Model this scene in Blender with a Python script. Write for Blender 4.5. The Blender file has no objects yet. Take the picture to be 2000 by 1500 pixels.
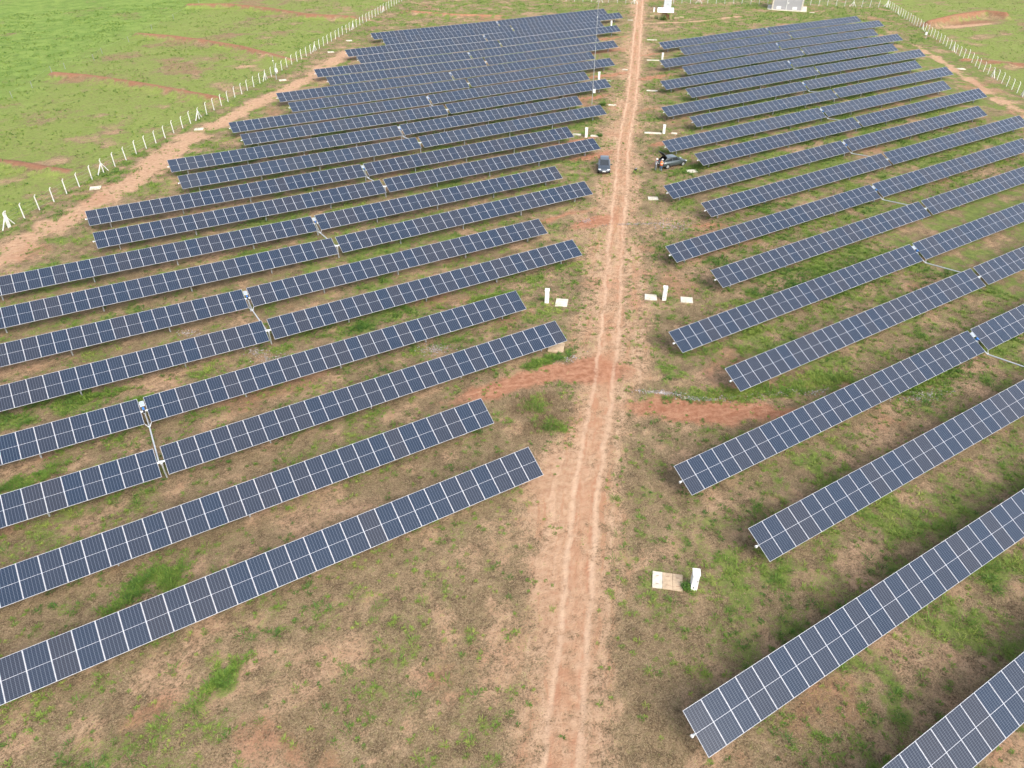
import bpy, math, random
import numpy as np
from mathutils import Matrix, Vector

S = bpy.context.scene
C = S.collection
rng = np.random.default_rng(7)
random.seed(7)
R = math.radians

# ------------------------------------------------------------------ camera
CAMZ, YAW, PITCH, ROLL, FPX = 33.943, 0.53809, -0.63642, 0.00138, 1389.12
fw = np.array([math.sin(YAW)*math.cos(PITCH), math.cos(YAW)*math.cos(PITCH), math.sin(PITCH)])
rt = np.array([math.cos(YAW), -math.sin(YAW), 0.0]); up = np.cross(rt, fw)
rt, up = math.cos(ROLL)*rt+math.sin(ROLL)*up, -math.sin(ROLL)*rt+math.cos(ROLL)*up
cd = bpy.data.cameras.new('camera'); co = bpy.data.objects.new('camera', cd); C.objects.link(co)
cd.sensor_width = 36; cd.lens = FPX/2000*36; cd.clip_start = .5; cd.clip_end = 6000
M = Matrix.Identity(4)
for i in range(3):
    M[i][0], M[i][1], M[i][2] = rt[i], up[i], -fw[i]
M[2][3] = CAMZ
co.matrix_world = M
S.camera = co

# ------------------------------------------------------------------ sky, sun, exposure
SUN = Vector((0.02, -0.73, 0.68)).normalized()
el = math.asin(SUN.z); az = math.atan2(SUN.x, SUN.y)
W = bpy.data.worlds.new('World'); S.world = W; W.use_nodes = True
nt = W.node_tree; bg = nt.nodes['Background']
sk = nt.nodes.new('ShaderNodeTexSky'); sk.sky_type = 'NISHITA'; sk.sun_disc = False
sk.sun_elevation = el; sk.sun_rotation = az; sk.dust_density = 4.0; sk.air_density = 1.0; sk.ozone_density = 1.0
hs = nt.nodes.new('ShaderNodeHueSaturation'); hs.inputs['Saturation'].default_value = 0.55
nt.links.new(sk.outputs[0], hs.inputs['Color']); nt.links.new(hs.outputs[0], bg.inputs[0])
bg.inputs[1].default_value = 0.15
sl = bpy.data.lights.new('sun', 'SUN'); sl.energy = 1.0; sl.angle = R(46); sl.color = (1.0, .95, .87)
so = bpy.data.objects.new('sun', sl); C.objects.link(so)
so.rotation_euler = SUN.to_track_quat('Z', 'Y').to_euler(); so.location = SUN*200
S.render.engine = 'CYCLES'
S.view_settings.view_transform = 'Standard'; S.view_settings.look = 'None'
S.view_settings.gamma = 1.0; S.view_settings.use_curve_mapping = False
S.view_settings.exposure = 1.27

# ------------------------------------------------------------------ terrain maths
PITCHY, DY, TILT, AH = 13.50981, 6.69564, 0.47072, 1.5
MP, MW, ML, NM, GAP = 1.158, 1.145, 2.278, 29, 0.4652
TL = NM*MP-(MP-MW)
YL, XL, SL, sL = 30.76419, 20.31705, 11.23411, -0.13162
YR, XR, SR, sR = 3.7641, 16.66862, 11.25003, -0.14882
RES = [(20,30,.12),(20,37,.29),(31,44,.09),(31,50,-.11),(42,57,-.28),(42,64,-.19),(54,71,-.15),(53,77,-.16),(65,84,-.08),(65,91,-.17),(76,98,-.01),(76,105,-.02),(87,111,-.02),(87,118,.03),(98,125,-.05),(98,132,.04),(110,138,-.08),(121,152,.05),(121,159,.07),(132,165,.04),(132,172,.22),(-2,44,-.06),(-2,50,-.06),(9,57,-.03),(9,64,.03),(31,84,.11),(31,91,.06),(42,98,.07),(42,105,.14),(54,111,.06),(54,118,-.05),(76,138,-.12),(-2,84,.08),(-2,91,.03),(8,98,.05),(8,105,.11),(31,125,-.05),(31,132,-.07),(42,138,-.06),(42,145,-.07),(53,152,-.1),(65,165,.07),(27,23,.14),(39,30,-.06),(39,37,-.02),(50,44,-.02),(50,50,-.08),(61,57,.02),(61,64,.09),(72,71,.23),(72,78,.18),(84,84,.27),(84,91,.3),(95,98,.12),(95,105,.12),(106,111,-.14),(106,118,-.13),(117,125,-.17),(117,132,-.12),(61,23,-.16),(72,30,-.11),(83,44,-.02),(83,50,-.05),(95,57,.04),(106,71,.07),(106,78,-.08),(117,84,.04),(117,91,-.15),(140,71,.11),(140,78,.11),(151,84,-.03),(151,91,-.05),(163,98,-.24),(162,105,-.13),(174,111,-.08),(174,118,-.18),(185,125,.15),(185,132,.15),(129,64,.14),(129,57,.19)]

def plane_z(x, y):
    """height of the tracker axes above the datum (smooth site relief)"""
    x = np.asarray(x, float); y = np.asarray(y, float)
    yc = np.clip(y, 0, 172); u = np.clip(x-.8326*(y-30.8), -55, 115); xc = u+.8326*(yc-30.8)
    a = xc/100; b = (yc-60)/100
    z = (-1.33646*a+.73409*b+2.78095*a*a-2.88361*a*b+1.58401*b*b-1.16908*a**3+1.3128*a*a*b-.38101*a*b*b-.35648*b**3)
    n = np.zeros_like(z); d = np.full_like(z, .15)
    for (px, py, v) in RES:
        w = np.exp(-((x-px)**2+(y-py)**2)/(2*9.0**2)); n += w*v; d += w
    return z+n/d

def smooth(a, b, x):
    t = np.clip((x-a)/(b-a), 0, 1); return t*t*(3-2*t)

_T = rng.random((256, 256))
def vnoise(x, y, s):
    x = np.asarray(x, float)*s+1000.3; y = np.asarray(y, float)*s+1000.7
    xi = np.floor(x).astype(int); yi = np.floor(y).astype(int); fx = x-xi; fy = y-yi
    fx = fx*fx*(3-2*fx); fy = fy*fy*(3-2*fy)
    g = lambda i, j: _T[i & 255, j & 255]
    return (g(xi, yi)*(1-fx)+g(xi+1, yi)*fx)*(1-fy)+(g(xi, yi+1)*(1-fx)+g(xi+1, yi+1)*fx)*fy
def fbm(x, y, s, o=4):
    v = 0; a = .5; t = 0
    for i in range(o):
        v = v+a*vnoise(np.asarray(x)+17.3*i, np.asarray(y)-9.1*i, s*2**i); t += a; a *= .55
    return v/t

def polydist(x, y, P):
    """distance to a polyline, signed: + on the right-hand side"""
    best = np.full(np.shape(x), 1e9); sg = np.ones(np.shape(x))
    for (ax, ay), (bx, by) in zip(P[:-1], P[1:]):
        dx, dy = bx-ax, by-ay; l2 = dx*dx+dy*dy
        t = np.clip(((x-ax)*dx+(y-ay)*dy)/l2, 0, 1)
        ex = x-ax-t*dx; ey = y-ay-t*dy; d = np.hypot(ex, ey)
        m = d < best; best = np.where(m, d, best); sg = np.where(m, np.sign(ex*dy-ey*dx), sg)
    return best*sg

TRK = [(10.1,13.6),(15.4,20.0),(23.0,29.3),(29.7,36.6),(36.6,44.6),(46.1,56.5),(54.5,66.5),(61.3,74.7),(68.0,83.0),(78.0,94.7),(86.3,104.0),(100.9,121.5),(128.4,154.5),(147.8,177.8),(157.8,189.8)]
ROAD = [(-20.0,-24.0)]+[(x+.54, y-.45) for x, y in TRK]+[(230.0,280.0)]
SANDL = [(-25,70),(-10.8,90.2),(-6.5,95.6),(-.3,102.1),(6.4,110.1),(11.3,118.8),(20.3,128.6),(30.7,138.8),(41.6,148.9),(56,166)]
SANDR = [(132,54),(140.8,64.9),(148.5,74.5),(156.6,84.6),(168.2,97.8),(176,108.3)]
SHEDT = [(131,157),(135.6,161.4),(142,158.5),(148.9,156.3),(157.6,155.7),(166.1,156.5)]
LF = [(-41.8,60.1),(-9.8,98.4),(94.4,224.3),(107,239.5)]
RF = [(118,31),(150.8,69.7),(221.1,149.1)]
BF = [(221.1,149.1),(161.5,184.0)]
BANKS = [[(18.8,208.6),(24.7,202.2),(31,192.4),(36.6,181.4),(40.4,170.2),(42.2,164.7)],
         [(-1.3,174.8),(4,169.4),(9.5,161.7),(14,154.8),(18.2,147.8),(22.1,141.5)],
         [(-16,127),(-11.4,122.6),(-8.3,118.9),(-4.8,114.4)],
         [(37.8,246),(48,240.1),(55.3,228.8),(62,212.7),(71.4,202.8)],
         [(198.9,121),(213.8,123.4),(227.9,123.3),(229,118)],
         [(170,92.5),(175.5,82.8),(180,74)],
         [(88,206.7),(97,195.8),(108.2,187)]]
BH = [.9, .95, .8, 1.1, 1.8, .7, .7]
REDP = [(26.5,41.1,6.0,1.0,-4,1.0),(31.3,39.4,2.8,1.5,-20,1.0),(21.5,41.9,3.5,.45,0,.6),(36.3,30.0,5.2,1.25,-34,1.05),(41,26.8,2.5,.5,-28,.8),(33,32.6,1.2,1.0,0,.8),(50.4,65,3,1.1,0,.85),(44,68.3,7,.5,0,.8),(61.4,56.7,2.4,.6,-15,.7),
        (107.6,139.6,5,.9,0,.85),(117,150.2,5,.9,0,.8),(94,121.6,5.5,1,0,.9),(81.9,109.8,4.5,1,0,.8),(66.3,90.9,4,.8,0,.8),(64.2,84,3.5,1,0,.8),(102.5,115.7,4,.9,0,.85),(115,132,4,.7,0,.7),(77,82.9,3,.9,0,.8),
        (216,119.5,9,2.2,-10,.6),(86,98.5,3,.8,0,.6),(-6,26.5,1.5,.8,10,.5),(-9,23,2,1,0,.4)]
PALEP = [(21.3,28.6,5.0,2.5,50,.95),(17,22.5,5.5,1.9,52,.85),(26.5,33,3,1.5,50,.8),(13,27,4,1.2,0,.45),(44,53,5,1.8,52,.7),(33,41,4,1.7,52,.65),(57,69,6,2,52,.6),(73,90,6,2.4,52,.65),(84,103,6,2.6,52,.65),(100,121,7,2.8,52,.6),(52,63,3,1.6,30,.6),(25.8,31.5,2.5,1.6,50,.8),(30,18.5,2.5,.6,-35,.6),(33,20.5,2.4,.7,-35,.55),(36.5,38.5,2,.9,0,.45),(12,16,3,1.0,50,.6),(58,61,3.5,1.2,50,.5),(40,49,2.5,1.2,50,.5),
         (211,117.5,10,1.6,-8,.8),(33.5,164.5,2.5,1.5,0,.7),(75,247,8,5,0,.8)]
GREENP = [(-5.3,35.4,1.2,.7,25,.9),(-3.7,34.7,1,.7,25,.8),(-6.3,34.5,1.2,.6,25,.8),(-2.6,26.2,1.7,.35,25,1),(-5.3,57,1.8,.6,-10,.9),(-3,54.8,1.2,.5,0,.8),(-11.5,48.7,1,.7,0,.9),(-9.8,48.9,.9,.6,0,.9),(31,55.2,3,.45,-8,.9),(16.8,56.4,1.2,.6,0,.7),
          (41,30,5.5,.9,-25,.75),(47.2,28.4,3,1,-20,.8),(29.5,42.7,2.5,.5,0,.9),(24.6,37.7,1.0,1.3,0,.6),(24.4,35.3,1.2,.5,-40,.8),(73,72,4,1.2,0,.7),(55,24,5,2,0,.6),(62,40,8,3,0,.5)]
def patches(x, y, L):
    v = np.zeros(np.shape(x))
    for (px, py, rx, ry, a, s) in L:
        c, sn = math.cos(R(a)), math.sin(R(a)); dx = x-px; dy = y-py
        m = (np.abs(dx) < 3*max(rx, ry)+2) & (np.abs(dy) < 3*max(rx, ry)+2)
        if not m.any(): continue
        q = ((c*dx+sn*dy)/rx)**2+((-sn*dx+c*dy)/ry)**2
        v = np.where(m, np.maximum(v, s*np.exp(-(q*.55)**1.5)), v)
    return v

def masks(x, y):
    x = np.asarray(x, float); y = np.asarray(y, float)
    d = polydist(x, y, ROAD); ad = np.abs(d)
    lf = polydist(x, y, LF); rf = -polydist(x, y, RF); bf = -polydist(x, y, BF)
    out = np.maximum(smooth(.2, 1.2, -lf), smooth(.2, 1.2, -rf))
    back = smooth(.2, 1.2, -bf)*(lf > 0)*(rf > 0)*(d > 0)
    back = np.maximum(back, smooth(183, 187, y-.0*x)*(lf > 0)*(d < 0)*(x < 160))
    far2 = smooth(-14, 14, (y-161.2)*.494-(x+8.9)*.869)*(lf < -1)      # beyond the pasture posts
    n1 = fbm(x, y, .10); n2 = fbm(x, y, .45); n3 = fbm(x, y, 1.1, 3)
    # bare soil
    wx = 1.6*(fbm(x+3, y+1, .8, 3)-.5); wy = 1.6*(fbm(x-8, y+6, .8, 3)-.5)          # ragged outlines
    xw, yw = x+wx, y+wy
    pale = patches(xw, yw, PALEP)
    rw = .6+2.2*n2+2.0*smooth(.46, .70, n1)+.8*smooth(60, 20, y)
    pale = np.maximum(pale, .60*smooth(rw+1.8, rw-1.0, ad))
    pale = np.maximum(pale, (.58+.55*(n2-.5)+.30*np.exp(-((ad-.75)/.35)**2))*smooth(2.2, .8, ad+2.4*(n2-.5)+1.2*(n3-.5)))
    pale = np.maximum(pale, .85*smooth(3.6, .6, np.abs(polydist(xw, yw, SANDL)-.5)+4.2*(n2-.5)))
    pale = np.maximum(pale, .8*smooth(2.2, .3, np.abs(polydist(xw, yw, SANDR))+3.6*(n2-.5)))
    pale = np.maximum(pale, .8*smooth(1.4, .3, np.abs(polydist(xw, yw, SHEDT))+2*(n2-.5)))
    pale = np.maximum(pale, .52*smooth(.50, .72, fbm(x+50, y+9, .22, 5))*(out < .5))
    pale = np.maximum(pale, .48*smooth(.52, .68, fbm(x-70, y+33, .6, 4))*(out < .5))
    pale = np.maximum(pale, .50*smooth(.50, .70, fbm(x+9, y+77, .22, 5))*out*(1-far2)*smooth(60, 8, -np.where(lf < 0, lf, rf)))
    red = patches(xw, yw, REDP)
    red = np.maximum(red, .42*smooth(.58, .74, fbm(x+31, y-81, .16, 5))*(1-out))
    for b, h in zip(BANKS, BH):
        bd = polydist(x, y, b)
        red = np.maximum(red, 1.0*smooth(1.5+.5*h, .3, np.abs(bd+.4)+1.5*(n2-.5)+1.2*(n3-.5)))
    red = np.maximum(red, .40*smooth(.58, .72, fbm(x-14, y+55, .10, 5))*out)
    # living grass
    g = .29+.17*smooth(0, 25, d)+.20*smooth(50, 105, y)+.20*smooth(6, 35, d)*smooth(18, 42, y)+.08*smooth(40, 15, y)*(d < 0)
    g = g+.55*(fbm(x+5, y+3, .09)-.5)
    tr = np.mod(y-YL+1.9, DY)                                  # strip at the drip line of the tables
    g = g+.26*smooth(1.5, .2, np.abs(tr-.9))*smooth(35, 70, y)*(ad > 6)
    g = np.maximum(g, smooth(1.8, .3, np.abs(lf-.5)+1.2*(n2-.5))*.8); g = np.maximum(g, smooth(2.2, .3, np.abs(rf-.8)+1.2*(n2-.5))*.8)
    g = np.maximum(g, .66*smooth(1, 5, back*6))
    g = g*(1-.85*pale)*(1-.9*red)
    g = np.maximum(g, patches(xw, yw, GREENP))
    clump = smooth(.38, .68, .55*n2+.45*n3)
    green = np.clip(g*(.45+1.35*clump), 0, 1)
    gp = np.clip(.78+.15*far2-.80*pale-.9*red+.5*(n3-.5)+.5*(n1-.5), 0, 1)
    green = green*(1-out)+out*gp
    green = green*smooth(.15, .6, np.abs(ad-.7))
    return dict(d=d, out=out, far2=far2, green=np.clip(green, 0, 1), red=red, pale=pale, lf=lf, rf=rf, bf=bf, back=back)

def ground_z(x, y, fine=True):
    x = np.asarray(x, float); y = np.asarray(y, float)
    z = plane_z(x, y)-AH
    for b, h in zip(BANKS, BH):
        bd = polydist(x, y, b); z = z+h*np.exp(-(bd/1.3)**2)
    if fine:
        d = np.abs(polydist(x, y, ROAD))
        z = z+.07*(fbm(x, y, .5)-.5)+.05*(fbm(x+40, y, 1.7, 2)-.5)
        z = z-.05*np.exp(-((d-.7)/.22)**2)
    return z
def gz(x, y): return float(ground_z(np.array([x]), np.array([y]))[0])

# ------------------------------------------------------------------ materials
def nodes(name):
    m = bpy.data.materials.new(name); m.use_nodes = True; t = m.node_tree
    return m, t, t.nodes['Principled BSDF']
class N:
    """tiny node-graph helper"""
    def __init__(s, t): s.t = t
    def _in(s, sock, v):
        if hasattr(v, 'is_linked'): s.t.links.new(v, sock)
        elif isinstance(v, (tuple, list)): sock.default_value = (*v, 1) if len(v) == 3 and sock.type == 'RGBA' else v
        else: sock.default_value = v
    def math(s, op, a, b=0.0, c=0.0, clamp=False):
        n = s.t.nodes.new('ShaderNodeMath'); n.operation = op; n.use_clamp = clamp
        for k, v in zip(n.inputs, (a, b, c)): s._in(k, v)
        return n.outputs[0]
    def mix(s, f, a, b):
        n = s.t.nodes.new('ShaderNodeMix'); n.data_type = 'RGBA'
        s._in(n.inputs[0], f); s._in(n.inputs[6], a); s._in(n.inputs[7], b); return n.outputs[2]
    def ramp(s, f, a, b):
        n = s.t.nodes.new('ShaderNodeMapRange'); n.interpolation_type = 'SMOOTHSTEP'
        s._in(n.inputs[0], f); n.inputs[1].default_value = a; n.inputs[2].default_value = b; return n.outputs[0]
    def noise(s, vec, scale, detail=4, rough=.6, dist=0.0):
        n = s.t.nodes.new('ShaderNodeTexNoise'); s._in(n.inputs['Vector'], vec)
        n.inputs['Scale'].default_value = scale; n.inputs['Detail'].default_value = detail
        n.inputs['Roughness'].default_value = rough; n.inputs['Distortion'].default_value = dist; return n.outputs[0]
    def attr(s, name, typ='GEOMETRY'):
        n = s.t.nodes.new('ShaderNodeAttribute'); n.attribute_name = name; n.attribute_type = typ; return n
    def sep(s, v):
        n = s.t.nodes.new('ShaderNodeSeparateXYZ'); s._in(n.inputs[0], v); return n.outputs
    def sepc(s, v):
        n = s.t.nodes.new('ShaderNodeSeparateColor'); s._in(n.inputs[0], v); return n.outputs
    def coord(s): return s.t.nodes.new('ShaderNodeTexCoord').outputs['Object']
    def bump(s, h, st, dist, bsdf):
        n = s.t.nodes.new('ShaderNodeBump'); n.inputs['Strength'].default_value = st; n.inputs['Distance'].default_value = dist
        s._in(n.inputs['Height'], h); s.t.links.new(n.outputs[0], bsdf.inputs['Normal'])

def plain(name, col, rough=.6, metal=0.0, var=.12, scale=6, bump=0.0, spec=.5):
    m, t, b = nodes(name); n = N(t); v = n.noise(n.coord(), scale, 5, .65)
    lo = tuple(c*(1-var) for c in col); hi = tuple(min(1, c*(1+var)) for c in col)
    t.links.new(n.mix(n.ramp(v, .3, .7), lo, hi), b.inputs['Base Color'])
    b.inputs['Roughness'].default_value = rough; b.inputs['Metallic'].default_value = metal
    b.inputs['Specular IOR Level'].default_value = spec
    if bump: n.bump(v, bump, .02, b)
    return m

def ground_material():
    m, t, b = nodes('ground_soil_and_grass'); n = N(t)
    p = n.coord(); a = n.sepc(n.attr('m1').outputs['Color']); c = n.sepc(n.attr('m2').outputs['Color'])
    green, red, pale = a[0], a[1], a[2]; lat, out, far2 = c[0], c[1], c[2]
    nf = n.noise(p, 8, 8, .75); nm = n.noise(p, 2.0, 8, .68); nl = n.noise(p, .35, 6, .65); nvf = n.noise(p, 24, 4, .75); ns = n.noise(p, 4.0, 4, .6, 1.2); nk = n.noise(p, .9, 6, .7, .6)
    cn = lambda v: n.math('SUBTRACT', v, .5)
    jit = n.math('ADD', n.math('ADD', cn(nm), cn(nf)), n.math('MULTIPLY', n.math('ADD', cn(nk), cn(nvf)), .8))
    # dead mulch between the rows
    base = n.mix(n.ramp(nf, .38, .60), (.092, .063, .036), (.268, .186, .106))
    base = n.mix(n.math('MULTIPLY', n.ramp(nvf, .48, .74), .6), base, (.39, .295, .172))
    base = n.mix(n.math('MULTIPLY', n.ramp(nk, .40, .66), .5), base, (.30, .215, .125))
    base = n.mix(n.math('MULTIPLY', n.ramp(nm, .48, .70), .5), base, (.095, .072, .040))
    base = n.mix(n.math('MULTIPLY', n.ramp(ns, .50, .68), .40), base, (.170, .165, .062))
    med = n.noise(p, .75, 7, .72, .4)
    base = n.mix(n.math('MULTIPLY', n.ramp(med, .50, .62), .62), base, (.080, .053, .031))
    base = n.mix(n.math('MULTIPLY', n.ramp(med, .46, .36), .50), base, (.36, .25, .155))
    grit = n.noise(p, 15, 3, .8)
    base = n.mix(n.math('MULTIPLY', n.ramp(grit, .54, .62), .60), base, (.42, .335, .20))
    base = n.mix(n.math('MULTIPLY', n.ramp(grit, .46, .38), .65), base, (.055, .037, .021))
    # bare soil
    soil = n.mix(n.ramp(nm, .3, .7), (.36, .215, .130), (.50, .335, .215))
    soil = n.mix(n.math('MULTIPLY', n.ramp(nf, .48, .72), .5), soil, (.29, .165, .10))
    soil = n.mix(n.math('MULTIPLY', n.ramp(nk, .5, .7), .35), soil, (.41, .225, .135))
    X_, Y_, Z_ = n.sep(p)
    def comb(a_, b_):
        q = t.nodes.new('ShaderNodeCombineXYZ'); n._in(q.inputs[0], a_); n._in(q.inputs[1], b_); return q.outputs[0]
    along = n.math('ADD', n.math('MULTIPLY', X_, .64), n.math('MULTIPLY', Y_, .77))
    wob = n.math('MULTIPLY', cn(n.noise(p, .25, 3)), 1.6)
    rut = n.noise(comb(n.math('MULTIPLY', n.math('ADD', lat, wob), 1.9), n.math('MULTIPLY', along, .10)), 1.0, 3, .55)
    skid = n.noise(comb(n.math('MULTIPLY', n.math('ADD', X_, wob), .16), n.math('MULTIPLY', n.math('ADD', n.math('ADD', Y_, n.math('MULTIPLY', X_, .25)), wob), 2.6)), 1.0, 4, .6)
    near_road = n.ramp(n.math('ABSOLUTE', lat), 5.5, 2.5)
    soil = n.mix(n.math('MULTIPLY', n.math('MULTIPLY', n.ramp(rut, .50, .66), n.math('MULTIPLY', near_road, n.ramp(nk, .35, .6))), .50), soil, (.58, .40, .27))
    soil = n.mix(n.math('MULTIPLY', n.math('MULTIPLY', n.ramp(rut, .49, .34), n.math('MULTIPLY', near_road, n.ramp(nl, .3, .6))), .55), soil, (.37, .165, .088))
    soil = n.mix(n.math('MULTIPLY', n.ramp(skid, .56, .66), .35), soil, (.33, .18, .11))
    pm = n.ramp(n.math('ADD', pale, n.math('MULTIPLY', jit, 1.0)), .26, .78)
    col = n.mix(pm, base, soil)
    rs = n.mix(n.ramp(nm, .32, .7), (.265, .108, .058), (.42, .220, .135))
    rs = n.mix(n.math('MULTIPLY', n.ramp(nf, .5, .7), .45), rs, (.235, .095, .052))
    rs = n.mix(n.math('MULTIPLY', n.ramp(skid, .52, .66), .45), rs, (.47, .25, .155))
    rs = n.mix(n.math('MULTIPLY', n.ramp(skid, .46, .34), .40), rs, (.235, .090, .048))
    rm = n.math('MULTIPLY', n.ramp(n.math('ADD', red, n.math('MULTIPLY', jit, .65)), .20, .75), .92)
    rs = n.mix(n.math('MULTIPLY', out, .55), rs, (.175, .088, .052))
    col = n.mix(rm, col, rs)
    # wheel tracks
    dl = n.math('ADD', lat, n.math('MULTIPLY', cn(n.noise(p, .35, 4)), .9))
    dl = n.math('ADD', dl, n.math('MULTIPLY', cn(nf), .22))
    al = n.math('ABSOLUTE', dl)
    tr = n.ramp(n.math('ABSOLUTE', n.math('SUBTRACT', al, .78)), .26, .0)
    tr = n.math('MULTIPLY', tr, n.ramp(n.math('ADD', n.math('ADD', nk, n.math('MULTIPLY', nf, .5)), n.math('MULTIPLY', nl, .4)), .68, 1.05))
    cen = n.math('MULTIPLY', n.ramp(al, .8, .2), n.ramp(n.math('ADD', nl, n.math('MULTIPLY', nk, .8)), .72, 1.05))
    col = n.mix(n.math('MULTIPLY', cen, .34), col, (.42, .205, .115))
    rl = n.math('MULTIPLY', n.ramp(n.math('ABSOLUTE', n.math('SUBTRACT', al, .52)), .16, .02), n.ramp(n.math('ADD', nk, n.math('MULTIPLY', nl, .6)), .70, .95))
    col = n.mix(n.math('MULTIPLY', rl, .55), col, (.39, .185, .108))
    col = n.mix(n.math('MULTIPLY', tr, .58), col, (.57, .405, .28))
    # living grass
    gcol = n.mix(n.ramp(nm, .35, .7), (.085, .145, .024), (.205, .265, .055))
    gcol = n.mix(n.math('MULTIPLY', n.ramp(nf, .45, .7), .55), gcol, (.050, .070, .018))
    past = n.mix(n.ramp(nm, .3, .7), (.140, .195, .036), (.235, .285, .072))
    past = n.mix(n.math('MULTIPLY', n.ramp(ns, .50, .68), .65), past, (.085, .105, .028))
    past = n.mix(n.math('MULTIPLY', n.ramp(nl, .52, .70), .40), past, (.28, .255, .10))
    past2 = n.mix(n.ramp(nl, .35, .65), (.110, .200, .032), (.200, .285, .060))
    past2 = n.mix(n.math('MULTIPLY', n.ramp(ns, .50, .66), .65), past2, (.070, .100, .024))
    past2 = n.mix(n.math('MULTIPLY', n.ramp(nk, .56, .72), .6), past2, (.16, .125, .055))
    past = n.mix(n.math('MULTIPLY', n.ramp(med, .52, .64), .42), past, (.20, .175, .075))
    past = n.mix(n.math('MULTIPLY', n.ramp(grit, .47, .38), .50), past, (.075, .095, .026))
    past2 = n.mix(n.math('MULTIPLY', n.ramp(med, .54, .66), .40), past2, (.085, .115, .030))
    past = n.mix(n.ramp(n.math('ADD', far2, n.math('MULTIPLY', cn(nl), 2.2)), .0, 1.0), past, past2)
    gcol = n.mix(out, gcol, past)
    gm = n.ramp(n.math('ADD', green, n.math('MULTIPLY', jit, 1.35)), .36, .66)
    gm = n.math('MULTIPLY', gm, n.math('SUBTRACT', 1.0, n.math('MULTIPLY', tr, .9)))
    col = n.mix(n.math('MULTIPLY', gm, n.math('ADD', .80, n.math('MULTIPLY', out, .15))), col, gcol)
    t.links.new(col, b.inputs['Base Color'])
    b.inputs['Roughness'].default_value = .95; b.inputs['Specular IOR Level'].default_value = .15
    n.bump(n.math('ADD', n.math('ADD', nf, n.math('MULTIPLY', nvf, .5)), n.math('MULTIPLY', nm, 1.2)), .9, .10, b)
    return m

def cell_material():
    m, t, b = nodes('silicon_cells_under_glass'); n = N(t)
    x, y, z = n.sep(n.coord())
    fx = n.math('FRACT', n.math('DIVIDE', n.math('ADD', x, 5.4300+.0), .1800))
    ex = n.math('ABSOLUTE', n.math('SUBTRACT', n.math('FRACT', n.math('DIVIDE', n.math('ADD', x, 5.40), .1800)), .5))
    ey = n.math('ABSOLUTE', n.math('SUBTRACT', n.math('FRACT', n.math('DIVIDE', n.math('SUBTRACT', n.math('ABSOLUTE', y), .018), .0910)), .5))
    lx = n.ramp(ex, .455, .485); ly = n.ramp(ey, .43, .475)
    tone = n.attr('tone', 'OBJECT').outputs['Fac']
    base = n.mix(tone, (.0085, .0195, .0400), (.0195, .0225, .0330))
    base = n.mix(n.math('MULTIPLY', n.noise(n.coord(), 3, 2), .25), base, (.02, .03, .055))
    base = n.mix(n.math('MULTIPLY', ly, .40), base, (.17, .20, .26))
    base = n.mix(n.math('MULTIPLY', lx, .50), base, (.27, .31, .37))
    t.links.new(base, b.inputs['Base Color'])
    dust = n.noise(n.coord(), 1.3, 3)
    t.links.new(n.math('ADD', .13, n.math('MULTIPLY', dust, .16)), b.inputs['Roughness'])
    b.inputs['IOR'].default_value = 1.5; b.inputs['Specular IOR Level'].default_value = .36
    return m

def far_cell_material():
    m, t, b = nodes('silicon_cells_plain'); n = N(t)
    tone = n.attr('tone', 'OBJECT').outputs['Fac']
    base = n.mix(tone, (.022, .035, .058), (.032, .039, .053))
    base = n.mix(n.math('MULTIPLY', n.noise(n.coord(), 2, 2), .3), base, (.032, .045, .072))
    t.links.new(base, b.inputs['Base Color']); b.inputs['Roughness'].default_value = .20; b.inputs['IOR'].default_value = 1.6
    return m

def blade_material(name, cols, rough=.6):
    m, t, b = nodes(name); n = N(t)
    tone = n.attr('tone').outputs['Fac']
    col = n.mix(n.ramp(tone, 0, .5), cols[0], cols[1]); col = n.mix(n.ramp(tone, .5, 1), col, cols[2])
    t.links.new(col, b.inputs['Base Color']); b.inputs['Roughness'].default_value = rough; b.inputs['Specular IOR Level'].default_value = .25
    tr = t.nodes.new('ShaderNodeBsdfTranslucent'); t.links.new(col, tr.inputs[0])
    mx = t.nodes.new('ShaderNodeMixShader'); mx.inputs[0].default_value = .25
    t.links.new(b.outputs[0], mx.inputs[1]); t.links.new(tr.outputs[0], mx.inputs[2])
    t.links.new(mx.outputs[0], t.nodes['Material Output'].inputs[0])
    return m

def block_wall_material():
    m, t, b = nodes('grey_block_masonry'); n = N(t)
    v = n.noise(n.coord(), 1.2, 5); f = n.noise(n.coord(), 9, 4)
    c = n.mix(v, (.25, .25, .26), (.36, .36, .37)); c = n.mix(n.math('MULTIPLY', n.ramp(f, .55, .75), .5), c, (.17, .17, .18))
    t.links.new(c, b.inputs['Base Color']); b.inputs['Roughness'].default_value = .9; n.bump(f, .4, .02, b); return m

MAT = {}
MAT['ground'] = ground_material()
MAT['cell'] = cell_material()
MAT['cellfar'] = far_cell_material()
MAT['frame'] = plain('anodised_aluminium', (.52, .53, .56), .42, 0, .06, 3)
MAT['back'] = plain('white_backsheet', (.60, .61, .65), .35, 0, .03, 3)
MAT['steel'] = plain('galvanised_steel', (.33, .35, .36), .5, .3, .12, 5)
MAT['rod'] = plain('zinc_coated_rod', (.50, .53, .55), .45, .15, .08, 5)
MAT['white'] = plain('white_paint', (.66, .66, .64), .5, 0, .10, 4)
MAT['boxwhite'] = plain('off_white_enclosure', (.76, .76, .71), .5, 0, .08, 5)
MAT['conc'] = plain('pale_concrete', (.52, .48, .39), .9, 0, .22, 4, .3)
MAT['conctan'] = plain('tan_concrete', (.40, .30, .20), .9, 0, .18, 5, .3)
MAT['concpost'] = plain('whitewashed_concrete', (.60, .60, .57), .85, 0, .22, 3, .2)
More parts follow.
